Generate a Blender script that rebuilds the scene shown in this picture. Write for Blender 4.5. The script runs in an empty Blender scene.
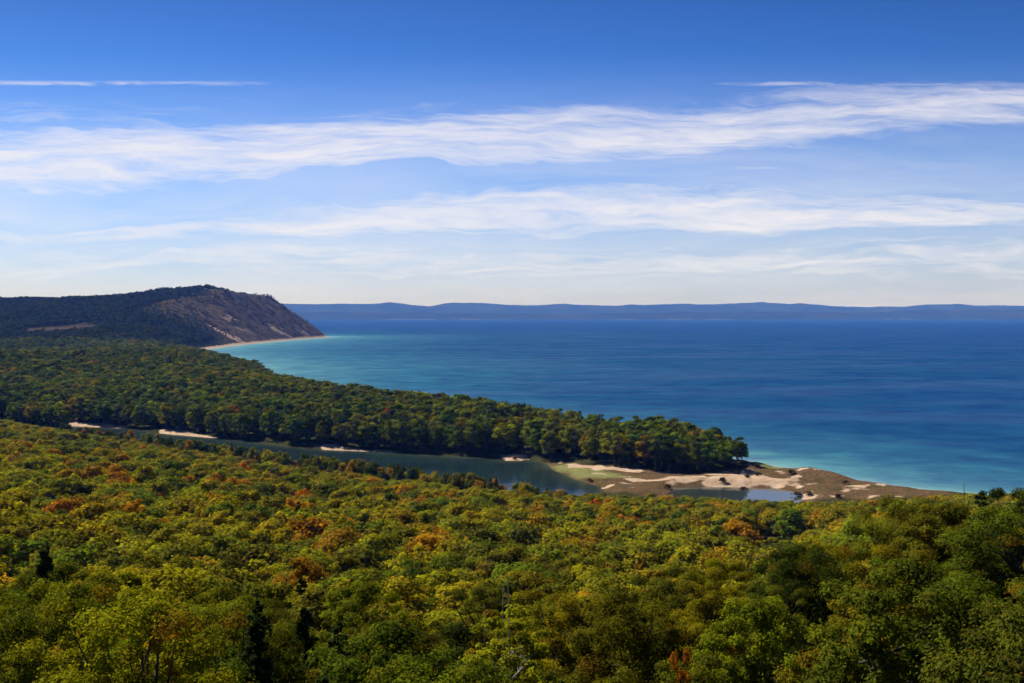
import bpy, math, random
import numpy as np

rng = np.random.default_rng(11)
random.seed(11)
SC = bpy.context.scene
COL = SC.collection
F, CX, HY, CZ = 1150.0, 512.0, 314.0, 105.0      # focal length in pixels, horizon row, eye height (m) above the lake


# ------------------------------------------------------------------ small maths
def sstep(a, b, x):
    t = np.clip((np.asarray(x, float) - a) / (b - a), 0, 1)
    return t * t * (3 - 2 * t)


def _hash(ix, iy, seed):
    n = (ix.astype(np.int64) * 374761393 + iy.astype(np.int64) * 668265263 + seed * 1442695041) & 0x7fffffff
    n = ((n ^ (n >> 13)) * 1274126177) & 0x7fffffff
    return ((n ^ (n >> 16)) & 0xffffff) / float(0xffffff)


def vnoise(x, y, seed=0):
    x = np.asarray(x, float); y = np.asarray(y, float)
    ix = np.floor(x); iy = np.floor(y)
    fx = x - ix; fy = y - iy
    fx = fx * fx * (3 - 2 * fx); fy = fy * fy * (3 - 2 * fy)
    a = _hash(ix, iy, seed); b = _hash(ix + 1, iy, seed)
    c = _hash(ix, iy + 1, seed); d = _hash(ix + 1, iy + 1, seed)
    return (a * (1 - fx) + b * fx) * (1 - fy) + (c * (1 - fx) + d * fx) * fy


def fbm(x, y, seed=0, octs=4):
    s = 0; a = 0.5; t = 0
    for k in range(octs):
        s = s + a * vnoise(x * 2 ** k + 17.3 * k, y * 2 ** k - 9.1 * k, seed + k)
        t += a; a *= 0.5
    return s / t


def lake_pt(px, py):                       # a point of the lake's level seen at this bearing and dip
    Y = CZ * F / (py - HY)
    return ((px - CX) / F * Y, Y)


def bear_pt(px, Y):
    return ((px - CX) / F * Y, Y)


def inside(poly, x, y):
    r = np.zeros(np.shape(x), bool)
    n = len(poly)
    for i in range(n):
        x0, y0 = poly[i]; x1, y1 = poly[(i + 1) % n]
        if y0 == y1:
            continue
        c = ((y0 > y) != (y1 > y)) & (x < (x1 - x0) * (y - y0) / (y1 - y0) + x0)
        r ^= c
    return r


def dist_line(pts, x, y, closed=False):
    d = np.full(np.shape(x), 1e12)
    n = len(pts)
    for i in range(n if closed else n - 1):
        x0, y0 = pts[i]; x1, y1 = pts[(i + 1) % n]
        dx, dy = x1 - x0, y1 - y0
        t = np.clip(((x - x0) * dx + (y - y0) * dy) / (dx * dx + dy * dy + 1e-9), 0, 1)
        d = np.minimum(d, (x - x0 - t * dx) ** 2 + (y - y0 - t * dy) ** 2)
    return np.sqrt(d)


# ------------------------------------------------------------------ the plan of the coast (metres)
SHORE = [(560, -900), (500, -300), (440, 100), (380, 380), (330, 540), (289, 649), (252, 678), (222, 714), (187, 774),
         (171, 812), (152, 850), (95, 905), (40, 1000), (-30, 1125), (-150, 1262), (-230, 1400), (-310, 1600),
         (-420, 1900), (-560, 2350), (-730, 2800), (-850, 3060), (-905, 3320), (-925, 3895), (-885, 4700), (-835, 5180), (-850, 5330),
         (-1000, 5480), (-1500, 5900), (-3200, 7000), (-7000, 9000)]
LAND = SHORE + [(-14000, 9000), (-14000, -900)]
LAGOON = [lake_pt(*p) for p in ((58, 425.5), (130, 429), (158, 433.5), (245, 441), (290, 447), (325, 450), (400, 453),
                                (455, 456.5), (500, 458.5), (506, 461), (522, 461), (526, 459.5), (545, 463.5), (552, 470), (575, 480), (600, 487))] + \
         [bear_pt(*p) for p in ((607, 640), (545, 612), (450, 652), (330, 732), (250, 790), (150, 893), (80, 1010))]
POOL = [lake_pt(*p) for p in ((676, 487.4), (700, 487), (740, 487.5), (775, 488.5), (803, 494))] + [bear_pt(*p) for p in ((800, 642), (740, 622), (690, 628), (662, 655))]
SPIT = [lake_pt(*p) for p in ((543, 462.6), (600, 470), (640, 473), (700, 476.5), (745, 473.5), (752, 463), (790, 468), (870, 482), (950, 494), (950, 508),
                              (850, 504), (800, 503), (740, 504), (660, 504), (610, 494), (575, 481))]
STRIPS = [[lake_pt(*p) for p in q] for q in (
    ((60, 423.6), (66, 423.9), (112, 426.6), (134, 428.8), (134, 430), (60, 426)),
    ((160, 431.6), (178, 432.6), (200, 436), (225, 438.9), (247, 441.2), (246, 442.6), (160, 435)),
    ((322, 448), (336, 448.2), (345, 449.6), (365, 450.8), (402, 452.4), (402, 455), (322, 452)),
    ((500, 456.6), (526, 457), (528, 462.5), (500, 462.5)))]
SANDS = [[lake_pt(*p) for p in q] for q in (
    ((605, 480.5), (640, 481.8), (690, 481.2), (706, 480), (706, 483), (690, 485.6), (630, 485.2)),
    ((706, 480), (742, 479), (764, 478), (772, 483), (796, 481.5), (804, 484), (796, 487), (822, 494), (826, 501), (800, 499), (790, 488), (740, 488), (706, 487)),
    ((852, 488), (868, 489), (846, 497), (838, 498)),
    ((560, 465.5), (640, 475.4), (640, 477.4), (575, 470)),
    ((743, 476), (752, 475.6), (752, 478), (743, 478)))]
GRASS = [lake_pt(*p) for p in ((545, 465), (600, 473.5), (648, 482), (610, 482), (575, 479), (553, 469))]
SKYLINE = [(-200, 500), (0, 512), (60, 548), (120, 562), (250, 578), (300, 600), (420, 604), (500, 590), (560, 570), (640, 560), (720, 545),
           (800, 524), (850, 500), (900, 491), (1024, 488), (1250, 486)]
BANK = [(-600, 1250), (-200, 1130), (-30, 1085), (60, 1022), (150, 893), (250, 790), (330, 732), (450, 652), (545, 612), (690, 600), (800, 615), (1024, 640), (1500, 640)]
PROF_D = [0, 6, 20, 35, 60, 100, 180, 280, 370, 480, 560, 620, 3000]
PROF_Z = [103.4, 102.8, 92, 84, 76, 65, 50, 36, 24, 11, 4.5, 2.2, 2.2]


def water_sd(x, y):
    """signed distance to the nearest water's edge, over 0 on land; and the distance to the big lake's shore (over 0 inland)"""
    so = dist_line(SHORE, x, y); so = np.where(inside(LAND, x, y), so, -so)
    sl = dist_line(LAGOON, x, y, True); sl = np.where(inside(LAGOON, x, y), -sl, sl)
    sp = dist_line(POOL, x, y, True); sp = np.where(inside(POOL, x, y), -sp, sp)
    return np.minimum(so, np.minimum(sl, sp)), so, np.minimum(sl, sp)


def height(x, y, sd=None, so=None):
    x = np.asarray(x, float); y = np.asarray(y, float)
    if sd is None:
        sd, so, _ = water_sd(x, y)
    D = np.hypot(x, y)
    px = CX + F * x / np.maximum(y, 1.0)
    px = np.where(y < 1, np.where(x > 0, 1500, -600), np.clip(px, -600, 1500))
    bank = np.interp(px, [b[0] for b in BANK], [b[1] for b in BANK])
    Yd = np.where(y > 1, np.maximum(y, 0.8 * D), D)
    Dp = np.where(Yd > 180, 180 + (Yd - 180) * 440 / (bank - 180), Yd)
    z = np.interp(Dp, PROF_D, PROF_Z)
    sky = np.interp(px, [s[0] for s in SKYLINE], [s[1] for s in SKYLINE])
    zs = CZ - (sky - HY) / F * Yd - 14.5
    w = sstep(22, 38, Yd) * (1 - sstep(70, 120, Yd))
    z = z * (1 - w) + zs * w
    z = z + sstep(740, 900, px) * (3 * sstep(85, 120, Yd) + 4 * sstep(120, 170, Yd)) * (1 - sstep(230, 420, Yd))
    z = z + (fbm(x / 70, y / 70, 3) - 0.5) * 9 * sstep(90, 220, Yd) * (1 - sstep(480, 600, Dp))
    # the spit, the wooded bar and the plain beyond the lagoon
    z = z + (fbm(x / 26, y / 26, 5) - 0.45) * 5 * sstep(560, 640, Yd) * (1 - sstep(900, 1000, Yd))
    beyond = sstep(600, 640, Dp)
    z = z + beyond * (6.5 * sstep(8, 70, sd) * sstep(720, 820, Yd) + 6 * sstep(1100, 1500, Yd) * sstep(20, 200, sd))
    z = z + beyond * sstep(900, 1300, y) * sstep(10, 150, sd) * (fbm(x / 260, y / 260, 9, 3) - 0.4) * 22
    z = z + 17 * np.exp(-((y - 1760 - 0.25 * (x + 600)) / 230) ** 2) * np.exp(-((x + 640) / 330) ** 2)
    z = z + 5.5 * np.exp(-((x - 203) / 26) ** 2 - ((y - 742) / 30) ** 2) + 3 * np.exp(-((x - 160) / 16) ** 2 - ((y - 762) / 14) ** 2)
    # the high headland
    ramp = np.interp(y, [2350, 2700, 3200, 3700, 4300, 4600, 9000], [0, 16, 48, 88, 140, 147, 147])
    ramp = ramp + sstep(2700, 3600, y) * ((fbm(x / 420, y / 420, 21, 4) - 0.5) * 40 + (fbm(x / 110, y / 110, 23, 3) - 0.5) * 22)
    ramp = ramp + 24 * np.exp(-((x + 1160) / 370) ** 2) * sstep(3600, 4500, y) - 16 * sstep(-1450, -1900, x) * sstep(3600, 4500, y)
    gul = 1 + 0.16 * (fbm(y / 70 + 0.1 * fbm(x / 60, y / 60, 31), x / 400, 33, 3) - 0.5) * sstep(2900, 3400, y)
    u = np.clip(so / ((300 - 35 * sstep(4100, 4700, y)) * gul), 0, 1.6)
    face = np.where(u < 1, 0.86 * u + 0.14 * u * u * (3 - 2 * u), 1.0)
    z = z + ramp * np.clip(face, 0, 1) * sstep(0, 25, so)
    edge = sstep(0, 14, sd)
    return np.where(sd > 0, np.maximum(z, 0.8) * edge + 0.02 * sd * (1 - edge), np.maximum(sd * 0.16, -4))


def ray_hit(px, py, y0=30, y1=6000):
    Y = np.exp(np.linspace(math.log(y0), math.log(y1), 6000))
    X = (px - CX) / F * Y
    Z = CZ - (py - HY) / F * Y
    k = np.argmax(height(X, Y) >= Z)
    return float(X[k]), float(Y[k])


# ------------------------------------------------------------------ materials
def new_mat(name):
    m = bpy.data.materials.new(name); m.use_nodes = True
    nt = m.node_tree; nt.nodes.clear()
    return m, nt


class NB:
    """a little builder of shader nodes"""
    def __init__(s, nt): s.nt = nt
    def n(s, t, **kw):
        nd = s.nt.nodes.new(t)
        for k, v in kw.items(): setattr(nd, k, v)
        return nd
    def put(s, sock, v):
        if isinstance(v, bpy.types.NodeSocket): s.nt.links.new(v, sock)
        elif v is not None: sock.default_value = v
    def m(s, op, a, b=None, c=None, clamp=False):
        nd = s.n('ShaderNodeMath', operation=op, use_clamp=clamp)
        for i, v in enumerate((a, b, c)): s.put(nd.inputs[i], v)
        return nd.outputs[0]
    def mix(s, fac, a, b, blend='MIX'):
        nd = s.n('ShaderNodeMix', data_type='RGBA', blend_type=blend)
        s.put(nd.inputs['Factor'], fac)
        for i, v in ((6, a), (7, b)):
            s.put(nd.inputs[i], (*v, 1) if isinstance(v, tuple) and len(v) == 3 else v)
        return nd.outputs[2]
    def ss(s, a, b, x):
        nd = s.n('ShaderNodeMapRange', interpolation_type='SMOOTHSTEP')
        s.put(nd.inputs[0], x); s.put(nd.inputs[1], a); s.put(nd.inputs[2], b)
        return nd.outputs[0]
    def lin(s, a, b, c, d, x):
        nd = s.n('ShaderNodeMapRange'); 
        for i, v in enumerate((x, a, b, c, d)): s.put(nd.inputs[i], v)
        return nd.outputs[0]
    def noise(s, vec, scale, detail=4, rough=0.55, dist=0.0):
        nd = s.n('ShaderNodeTexNoise'); s.put(nd.inputs['Vector'], vec)
        nd.inputs['Scale'].default_value = scale; nd.inputs['Detail'].default_value = detail
        nd.inputs['Roughness'].default_value = rough; nd.inputs['Distortion'].default_value = dist
        return nd.outputs[0]
    def ramp(s, fac, stops):
        nd = s.n('ShaderNodeValToRGB'); s.put(nd.inputs[0], fac)
        e = nd.color_ramp.elements
        while len(e) < len(stops): e.new(0.5)
        for k, (p, c) in enumerate(stops): e[k].position = p; e[k].color = (*c, 1)
        return nd.outputs[0]
    def attr(s, name, typ='GEOMETRY', out='Fac'):
        nd = s.n('ShaderNodeAttribute', attribute_name=name, attribute_type=typ)
        return nd.outputs[out]
    def comb(s, x, y, z=0.0):
        nd = s.n('ShaderNodeCombineXYZ')
        for i, v in enumerate((x, y, z)): s.put(nd.inputs[i], v)
        return nd.outputs[0]


def leaf_material():
    m, nt = new_mat('leaves'); b = NB(nt)
    tint = b.attr('tint', 'INSTANCER', 'Color')
    tone = b.attr('tone'); turn = b.attr('turn')
    lift = b.lin(0, 1, 0.42, 1.72, tone)  # random leaf tone, widened to stand in for highlights and dark gaps
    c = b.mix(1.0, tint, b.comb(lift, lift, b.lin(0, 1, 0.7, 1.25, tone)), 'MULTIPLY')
    c = b.mix(b.m('MULTIPLY', turn, 0.8), c, (0.24, 0.105, 0.012))
    d = b.n('ShaderNodeBsdfDiffuse'); b.put(d.inputs[0], c)
    t = b.n('ShaderNodeBsdfTranslucent')
    b.put(t.inputs[0], b.mix(1.0, c, (1.6, 1.5, 0.5), 'MULTIPLY'))
    mx = b.n('ShaderNodeMixShader'); mx.inputs[0].default_value = 0.38
    nt.links.new(d.outputs[0], mx.inputs[1]); nt.links.new(t.outputs[0], mx.inputs[2])
    o = b.n('ShaderNodeOutputMaterial'); nt.links.new(mx.outputs[0], o.inputs[0])
    return m


def bark_material(name, c1, c2, scale=9.0):
    m, nt = new_mat(name); b = NB(nt)
    tc = b.n('ShaderNodeTexCoord').outputs['Object']
    mp = b.n('ShaderNodeMapping'); nt.links.new(tc, mp.inputs[0]); mp.inputs['Scale'].default_value = (3, 3, 0.7)
    f = b.ss(0.35, 0.65, b.noise(mp.outputs[0], scale, 5))
    d = b.n('ShaderNodeBsdfPrincipled'); b.put(d.inputs['Base Color'], b.mix(f, c1, c2)); d.inputs['Roughness'].default_value = 0.9
    o = b.n('ShaderNodeOutputMaterial'); nt.links.new(d.outputs[0], o.inputs[0])
    return m


def ground_material():
    m, nt = new_mat('ground'); b = NB(nt)
    pos = b.n('ShaderNodeNewGeometry').outputs['Position']
    n1 = b.noise(pos, 0.12, 6); n2 = b.noise(pos, 0.9, 5)
    n3 = b.noise(pos, 0.035, 5, 0.6)
    floor = b.mix(b.ss(0.35, 0.65, n1), (0.028, 0.026, 0.012), (0.05, 0.052, 0.016))
    sandc = b.mix(b.ss(0.3, 0.7, n1), (0.37, 0.255, 0.165), (0.5, 0.365, 0.25))
    sandc = b.mix(b.m('MULTIPLY', b.ss(0.5, 0.75, n2), 0.35), sandc, (0.3, 0.215, 0.14))
    brush = b.mix(b.ss(0.35, 0.62, n2), (0.055, 0.033, 0.017), (0.14, 0.088, 0.046))
    brush = b.mix(b.ss(0.45, 0.7, n1), brush, (0.07, 0.058, 0.02))
    gr = b.mix(b.ss(0.35, 0.65, n2), (0.13, 0.15, 0.045), (0.2, 0.185, 0.07))
    scrub = b.mix(b.ss(0.38, 0.6, n3), (0.042, 0.031, 0.019), (0.125, 0.09, 0.055))
    scrub = b.mix(b.m('MULTIPLY', b.ss(0.5, 0.66, n1), 0.5), scrub, (0.04, 0.042, 0.02))
    field = b.mix(b.ss(0.35, 0.65, n3), (0.05, 0.037, 0.025), (0.075, 0.054, 0.038))
    c = b.mix(b.attr('brush'), floor, brush)
    c = b.mix(b.attr('meadow'), c, gr)
    c = b.mix(b.attr('scrub'), c, scrub)
    c = b.mix(b.attr('field'), c, field)
    sand = b.ss(0.3, 0.62, b.m('ADD', b.attr('sand'), b.m('MULTIPLY', b.m('SUBTRACT', n2, 0.5), 0.5)))
    c = b.mix(sand, c, sandc)
    d = b.n('ShaderNodeBsdfDiffuse'); b.put(d.inputs[0], c)
    bp = b.n('ShaderNodeBump'); bp.inputs['Strength'].default_value = 0.6; bp.inputs['Distance'].default_value = 1.5
    b.put(bp.inputs['Height'], b.m('ADD', n1, b.m('MULTIPLY', n3, 4.0))); nt.links.new(bp.outputs[0], d.inputs['Normal'])
    o = b.n('ShaderNodeOutputMaterial'); nt.links.new(d.outputs[0], o.inputs[0])
    return m


def hill_material():
    m, nt = new_mat('far_forest'); b = NB(nt)
    pos = b.n('ShaderNodeNewGeometry').outputs['Position']
    mp = b.n('ShaderNodeMapping'); nt.links.new(pos, mp.inputs[0]); mp.inputs['Scale'].default_value = (1, 1, 6)
    n1 = b.noise(mp.outputs[0], 0.0025, 6); n2 = b.noise(mp.outputs[0], 0.0007, 3)
    c = b.mix(b.ss(0.35, 0.65, n1), (0.010, 0.015, 0.010), (0.028, 0.030, 0.016))
    c = b.mix(b.m('MULTIPLY', b.ss(0.5, 0.72, n2), 0.6), c, (0.05, 0.05, 0.032))
    c = b.mix(b.attr('sand'), c, (0.55, 0.45, 0.33))
    d = b.n('ShaderNodeBsdfDiffuse'); b.put(d.inputs[0], c)
    o = b.n('ShaderNodeOutputMaterial'); nt.links.new(d.outputs[0], o.inputs[0])
    return m


def water_material(name, stops, gloss, wave, rough=0.22):
    """STOPS: (distance from the shore in m on a log scale, colour of the water over the bottom there)"""
    m, nt = new_mat(name); b = NB(nt)
    pos = b.n('ShaderNodeNewGeometry').outputs['Position']
    sh = b.attr('shore')
    mp = b.n('ShaderNodeMapping'); nt.links.new(pos, mp.inputs[0]); mp.inputs['Scale'].default_value = (0.0022, 0.0075, 1); mp.inputs['Rotation'].default_value = (0, 0, -.12)
    streak = b.noise(mp.outputs[0], 1.0, 6, 0.6, 0.4)
    mp2 = b.n('ShaderNodeMapping'); nt.links.new(pos, mp2.inputs[0]); mp2.inputs['Scale'].default_value = (0.012, 0.03, 1)
    bars = b.noise(mp2.outputs[0], 1.0, 5, 0.6)
    lg = b.m('LOGARITHM', b.m('MAXIMUM', b.m('MULTIPLY', sh, b.lin(0, 1, 0.6, 1.4, bars)), 1.0), 10.0)
    lg = b.m('ADD', lg, b.m('MULTIPLY', b.m('SUBTRACT', streak, 0.5), 0.24))
    c = b.ramp(b.m('DIVIDE', lg, 5.0), [(math.log10(max(d, 1)) / 5.0, col) for d, col in stops])
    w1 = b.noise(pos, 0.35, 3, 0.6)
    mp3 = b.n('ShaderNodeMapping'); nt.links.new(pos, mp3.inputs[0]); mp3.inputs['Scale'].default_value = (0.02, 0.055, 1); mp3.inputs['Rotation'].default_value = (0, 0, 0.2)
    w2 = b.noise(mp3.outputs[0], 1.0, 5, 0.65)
    h = b.m('ADD', w1, b.m('MULTIPLY', w2, 3.0))
    bp = b.n('ShaderNodeBump'); bp.inputs['Strength'].default_value = wave; bp.inputs['Distance'].default_value = 1.0
    b.put(bp.inputs['Height'], h)
    c = b.mix(b.m('MULTIPLY', b.ss(0.35, 0.75, w2), 0.22), c, b.mix(1.0, c, (0.55, 0.6, 0.72), 'MULTIPLY'))  # light and dark of waves and ripples painted into the water colour
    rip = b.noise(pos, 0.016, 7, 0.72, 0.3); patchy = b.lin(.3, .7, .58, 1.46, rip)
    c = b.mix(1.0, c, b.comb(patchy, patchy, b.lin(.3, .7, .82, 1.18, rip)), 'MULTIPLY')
    d = b.n('ShaderNodeBsdfDiffuse'); b.put(d.inputs[0], c)
    g = b.n('ShaderNodeBsdfGlossy'); g.inputs['Roughness'].default_value = rough; nt.links.new(bp.outputs[0], g.inputs['Normal'])
    g.inputs['Color'].default_value = (0.85, 0.92, 1, 1)
    mx = b.n('ShaderNodeMixShader')
    b.put(mx.inputs[0], b.m('MULTIPLY', b.lin(0.42, 0.66, 0.05, 2.9, streak) if gloss < .1 else 1.0, gloss))
    nt.links.new(d.outputs[0], mx.inputs[1]); nt.links.new(g.outputs[0], mx.inputs[2])
    o = b.n('ShaderNodeOutputMaterial'); nt.links.new(mx.outputs[0], o.inputs[0])
    return m


def plain_material(name, col, rough=0.8):
    m, nt = new_mat(name); b = NB(nt)
    tc = b.n('ShaderNodeTexCoord').outputs['Object']
    f = b.noise(tc, 1.3, 5)
    d = b.n('ShaderNodeBsdfPrincipled'); b.put(d.inputs['Base Color'], b.mix(f, tuple(c * 0.85 for c in col), tuple(min(1, c * 1.12) for c in col)))
    d.inputs['Roughness'].default_value = rough
    o = b.n('ShaderNodeOutputMaterial'); nt.links.new(d.outputs[0], o.inputs[0])
    return m


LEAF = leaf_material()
BARK = bark_material('bark', (0.028, 0.022, 0.017), (0.075, 0.062, 0.048))
BIRCH = bark_material('birch_bark', (0.46, 0.44, 0.4), (0.2, 0.18, 0.16), 5.0)
GREYWOOD = bark_material('grey_wood', (0.2, 0.17, 0.15), (0.1, 0.08, 0.07))
GROUND = ground_material()


# ------------------------------------------------------------------ mesh helpers
def mesh_from(name, V, Fq, mats, attrs=None, mat_idx=None, smooth=False):
    """V (n,3); Fq: list of int arrays (k,3) or (k,4)"""
    me = bpy.data.meshes.new(name)
    V = np.asarray(V, np.float32)
    loops = np.concatenate([f.reshape(-1) for f in Fq]) if Fq else np.zeros(0, int)
    tot = np.concatenate([np.full(len(f), f.shape[1]) for f in Fq]) if Fq else np.zeros(0, int)
    me.vertices.add(len(V)); me.vertices.foreach_set('co', V.reshape(-1))
    if len(tot):
        me.loops.add(len(loops)); me.loops.foreach_set('vertex_index', loops.astype(np.int32))
        me.polygons.add(len(tot)); st = np.concatenate([[0], np.cumsum(tot)[:-1]]).astype(np.int32)
        me.polygons.foreach_set('loop_start', st)
        me.polygons.foreach_set('loop_total', tot.astype(np.int32))
        if mat_idx is not None: me.polygons.foreach_set('material_index', np.asarray(mat_idx, np.int32))
        me.polygons.foreach_set('use_smooth', np.full(len(tot), smooth))
    for m in mats: me.materials.append(m)
    for k, a in (attrs or {}).items():
        a = np.asarray(a, np.float32)
        t = me.attributes.new(k, 'FLOAT' if a.ndim == 1 else 'FLOAT_COLOR' if a.shape[1] == 4 else 'FLOAT_VECTOR', 'POINT')
        t.data.foreach_set('value' if a.ndim == 1 else 'color' if a.shape[1] == 4 else 'vector', a.reshape(-1))
    me.update(calc_edges=True); me.validate()
    return me


def link(name, me, parent=None, loc=None):
    o = bpy.data.objects.new(name, me); COL.objects.link(o)
    if parent is not None: o.parent = parent
    if loc is not None: o.location = loc
    return o


def tag(o, label=None, cat=None, group=None, kind=None):
    for k, v in (('label', label), ('category', cat), ('group', group), ('kind', kind)):
        if v: o[k] = v
    return o


def tube(path, radii, sides=7):
    path = np.asarray(path, float); n = len(path)
    V = []; Fc = []
    for i in range(n):
        t = path[min(i + 1, n - 1)] - path[max(i - 1, 0)]; t /= np.linalg.norm(t) + 1e-9
        a = np.cross(t, (0.31, 0.9, 0.1)); a /= np.linalg.norm(a) + 1e-9; c = np.cross(t, a)
        for k in range(sides):
            q = 2 * math.pi * k / sides
            V.append(path[i] + radii[i] * (math.cos(q) * a + math.sin(q) * c))
    for i in range(n - 1):
        for k in range(sides):
            k2 = (k + 1) % sides
            Fc.append((i * sides + k, i * sides + k2, (i + 1) * sides + k2, (i + 1) * sides + k))
    return np.array(V), np.array(Fc)


def join(parts):
    V = []; Fc = []; o = 0
    for v, f in parts:
        V.append(v); Fc.append(f + o); o += len(v)
    return np.concatenate(V), np.concatenate(Fc)


def quads(P, N, size, r, aspect=0.62):
    """leaf-shaped kites at P facing N"""
    n = len(P)
    N = N / (np.linalg.norm(N, axis=1, keepdims=True) + 1e-9)
    A = np.cross(N, r.normal(size=(n, 3))); A /= np.linalg.norm(A, axis=1, keepdims=True) + 1e-9
    B = np.cross(N, A)
    s = size[:, None]
    V = np.empty((n, 4, 3))
    V[:, 0] = P - A * s; V[:, 1] = P + B * s * aspect - A * s * 0.1 - N * s * 0.18
    V[:, 2] = P + A * s; V[:, 3] = P - B * s * aspect - A * s * 0.1 - N * s * 0.18
    return V.reshape(-1, 3), np.arange(n * 4).reshape(n, 4)


def broadleaf(seed, h, R, n_cl, n_leaf, leaf, base=0.28, airy=1.0, turn=0.05, dome=0.62):
    """trunk with limbs (V,F) and a crown (V,F,attrs): clumps of leaves on the ends of boughs, with gaps between the clumps"""
    r = np.random.default_rng(seed)
    zc = h * (base + (1 - base) * 0.42); hh = h - zc
    C = []; rad = []
    lob = r.normal(size=(7, 3)); lob /= np.linalg.norm(lob, axis=1, keepdims=True); la = r.uniform(-0.2, 0.26, 7)
    while len(C) < n_cl:
        d = r.normal(size=3); d /= np.linalg.norm(d)
        if d[2] < -0.5 or r.random() > 0.45 + 0.55 * max(d[2] + 0.45, 0): continue
        q = 1 + float(np.sum(la * np.clip(lob @ d, 0, 1) ** 3))
        k = r.uniform(0.62, 0.98) if r.random() < 0.8 else r.uniform(0.25, 0.6)
        down = 0.8 if d[2] < 0 else 1
        c = np.array((d[0] * R * q * k, d[1] * R * q * k, zc + d[2] * hh * q * k * down))
        c[2] = min(c[2], h - 0.25 * R)
        C.append(c); rad.append(R * r.uniform(0.17, 0.34) * airy)
    C = np.array(C); rad = np.array(rad)
    w = rad ** 2; w /= w.sum()
    ci = r.choice(n_cl, n_leaf, p=w)
    d = r.normal(size=(n_leaf, 3)); d /= np.linalg.norm(d, axis=1, keepdims=True)
    d[:, 2] = np.where(d[:, 2] < 0, d[:, 2] * 0.55, d[:, 2])
    k = r.uniform(0.35, 1.0, n_leaf) ** 0.5 * (1 + 0.22 * r.normal(size=n_leaf))
    P = C[ci] + d * (rad[ci] * k)[:, None] * np.array((1.05, 1.05, 0.72))
    O = (P - np.array((0, 0, zc - 0.25 * hh))) / np.array((R, R, hh)); O /= np.linalg.norm(O, axis=1, keepdims=True) + 1e-6
    N = d * 0.65 + O * dome + np.array((0, 0, 0.25)) + r.normal(size=(n_leaf, 3)) * 0.3
    V, Fc = quads(P, N, leaf * r.uniform(0.65, 1.25, n_leaf), r)
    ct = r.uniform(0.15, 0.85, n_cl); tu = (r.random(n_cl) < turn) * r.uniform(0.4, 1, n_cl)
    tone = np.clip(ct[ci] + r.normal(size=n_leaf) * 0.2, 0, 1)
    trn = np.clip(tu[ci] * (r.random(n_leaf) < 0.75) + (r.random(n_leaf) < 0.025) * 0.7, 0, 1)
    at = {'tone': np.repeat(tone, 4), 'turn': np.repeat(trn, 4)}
    # wood
    parts = []
    r0 = 0.018 * h + 0.02
    lean = r.normal(size=2) * 0.03 * h
    top = np.array((lean[0], lean[1], zc + 0.45 * hh))
    sp = [np.array((0, 0, -0.6)), np.array((0, 0, 0.3)), np.array((lean[0] * .3, lean[1] * .3, h * base)), np.array((lean[0] * .8, lean[1] * .8, zc)), top]
    parts.append(tube(sp, [r0 * 1.5, r0 * 1.1, r0 * 0.85, r0 * 0.55, r0 * 0.15]))
    nb = min(n_cl, 26)
    for i in r.choice(n_cl, nb, replace=False):
        t = r.uniform(0.25, 0.95)
        s = sp[2] * (1 - t) + sp[3] * t if C[i][2] < zc + .3 * hh else sp[3] * (1 - t) + top * t
        e = s * 0.1 + C[i] * 0.9
        mid = s * 0.5 + e * 0.5 + np.array((0, 0, -0.012 * h)) + r.normal(size=3) * 0.014 * h
        parts.append(tube([s, mid, e], [r0 * 0.36, r0 * 0.2, r0 * 0.05], 5))
    return join(parts), (V, Fc, at)


def conifer(seed, h, R, n_leaf, leaf):
    """a ragged spire: sprays of needles along many drooping branches of uneven length"""
    r = np.random.default_rng(seed)
    nb = int(26 + h * 7)
    bt = r.random(nb) ** 1.15; ba = r.uniform(0, 2 * math.pi, nb)
    bl = R * ((1 - bt) ** 0.8 * 0.92 + 0.08) * r.uniform(0.5, 1.2, nb)
    w = (bl + 0.15); w /= w.sum()
    i = r.choice(nb, n_leaf, p=w); k = r.uniform(0.04, 1, n_leaf) ** 0.75
    rr = bl[i] * k; side = r.normal(size=n_leaf) * 0.16 * bl[i] * (1.15 - k)
    z = h * (0.08 + 0.91 * bt[i]) - rr * 0.32 + k * k * bl[i] * 0.12 - np.abs(r.normal(size=n_leaf)) * 0.05 * h * 0.3
    ca, sa = np.cos(ba[i]), np.sin(ba[i])
    P = np.stack([rr * ca - side * sa, rr * sa + side * ca, z], 1)
    N = np.stack([ca * 0.35, sa * 0.35, np.full(n_leaf, 0.8)], 1) + r.normal(size=(n_leaf, 3)) * 0.45
    V, Fc = quads(P, N, leaf * r.uniform(0.6, 1.3, n_leaf), r, 0.34)
    bt_ = r.uniform(0.2, 0.8, nb)
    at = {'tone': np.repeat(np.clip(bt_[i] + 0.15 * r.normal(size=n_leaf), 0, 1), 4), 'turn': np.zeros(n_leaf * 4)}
    tr = tube([(0, 0, -0.5), (0, 0, h * 0.5), (0, 0, h * 0.99)], [0.014 * h + .03, 0.008 * h + .02, 0.01], 6)
    return tr, (V, Fc, at)


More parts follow.
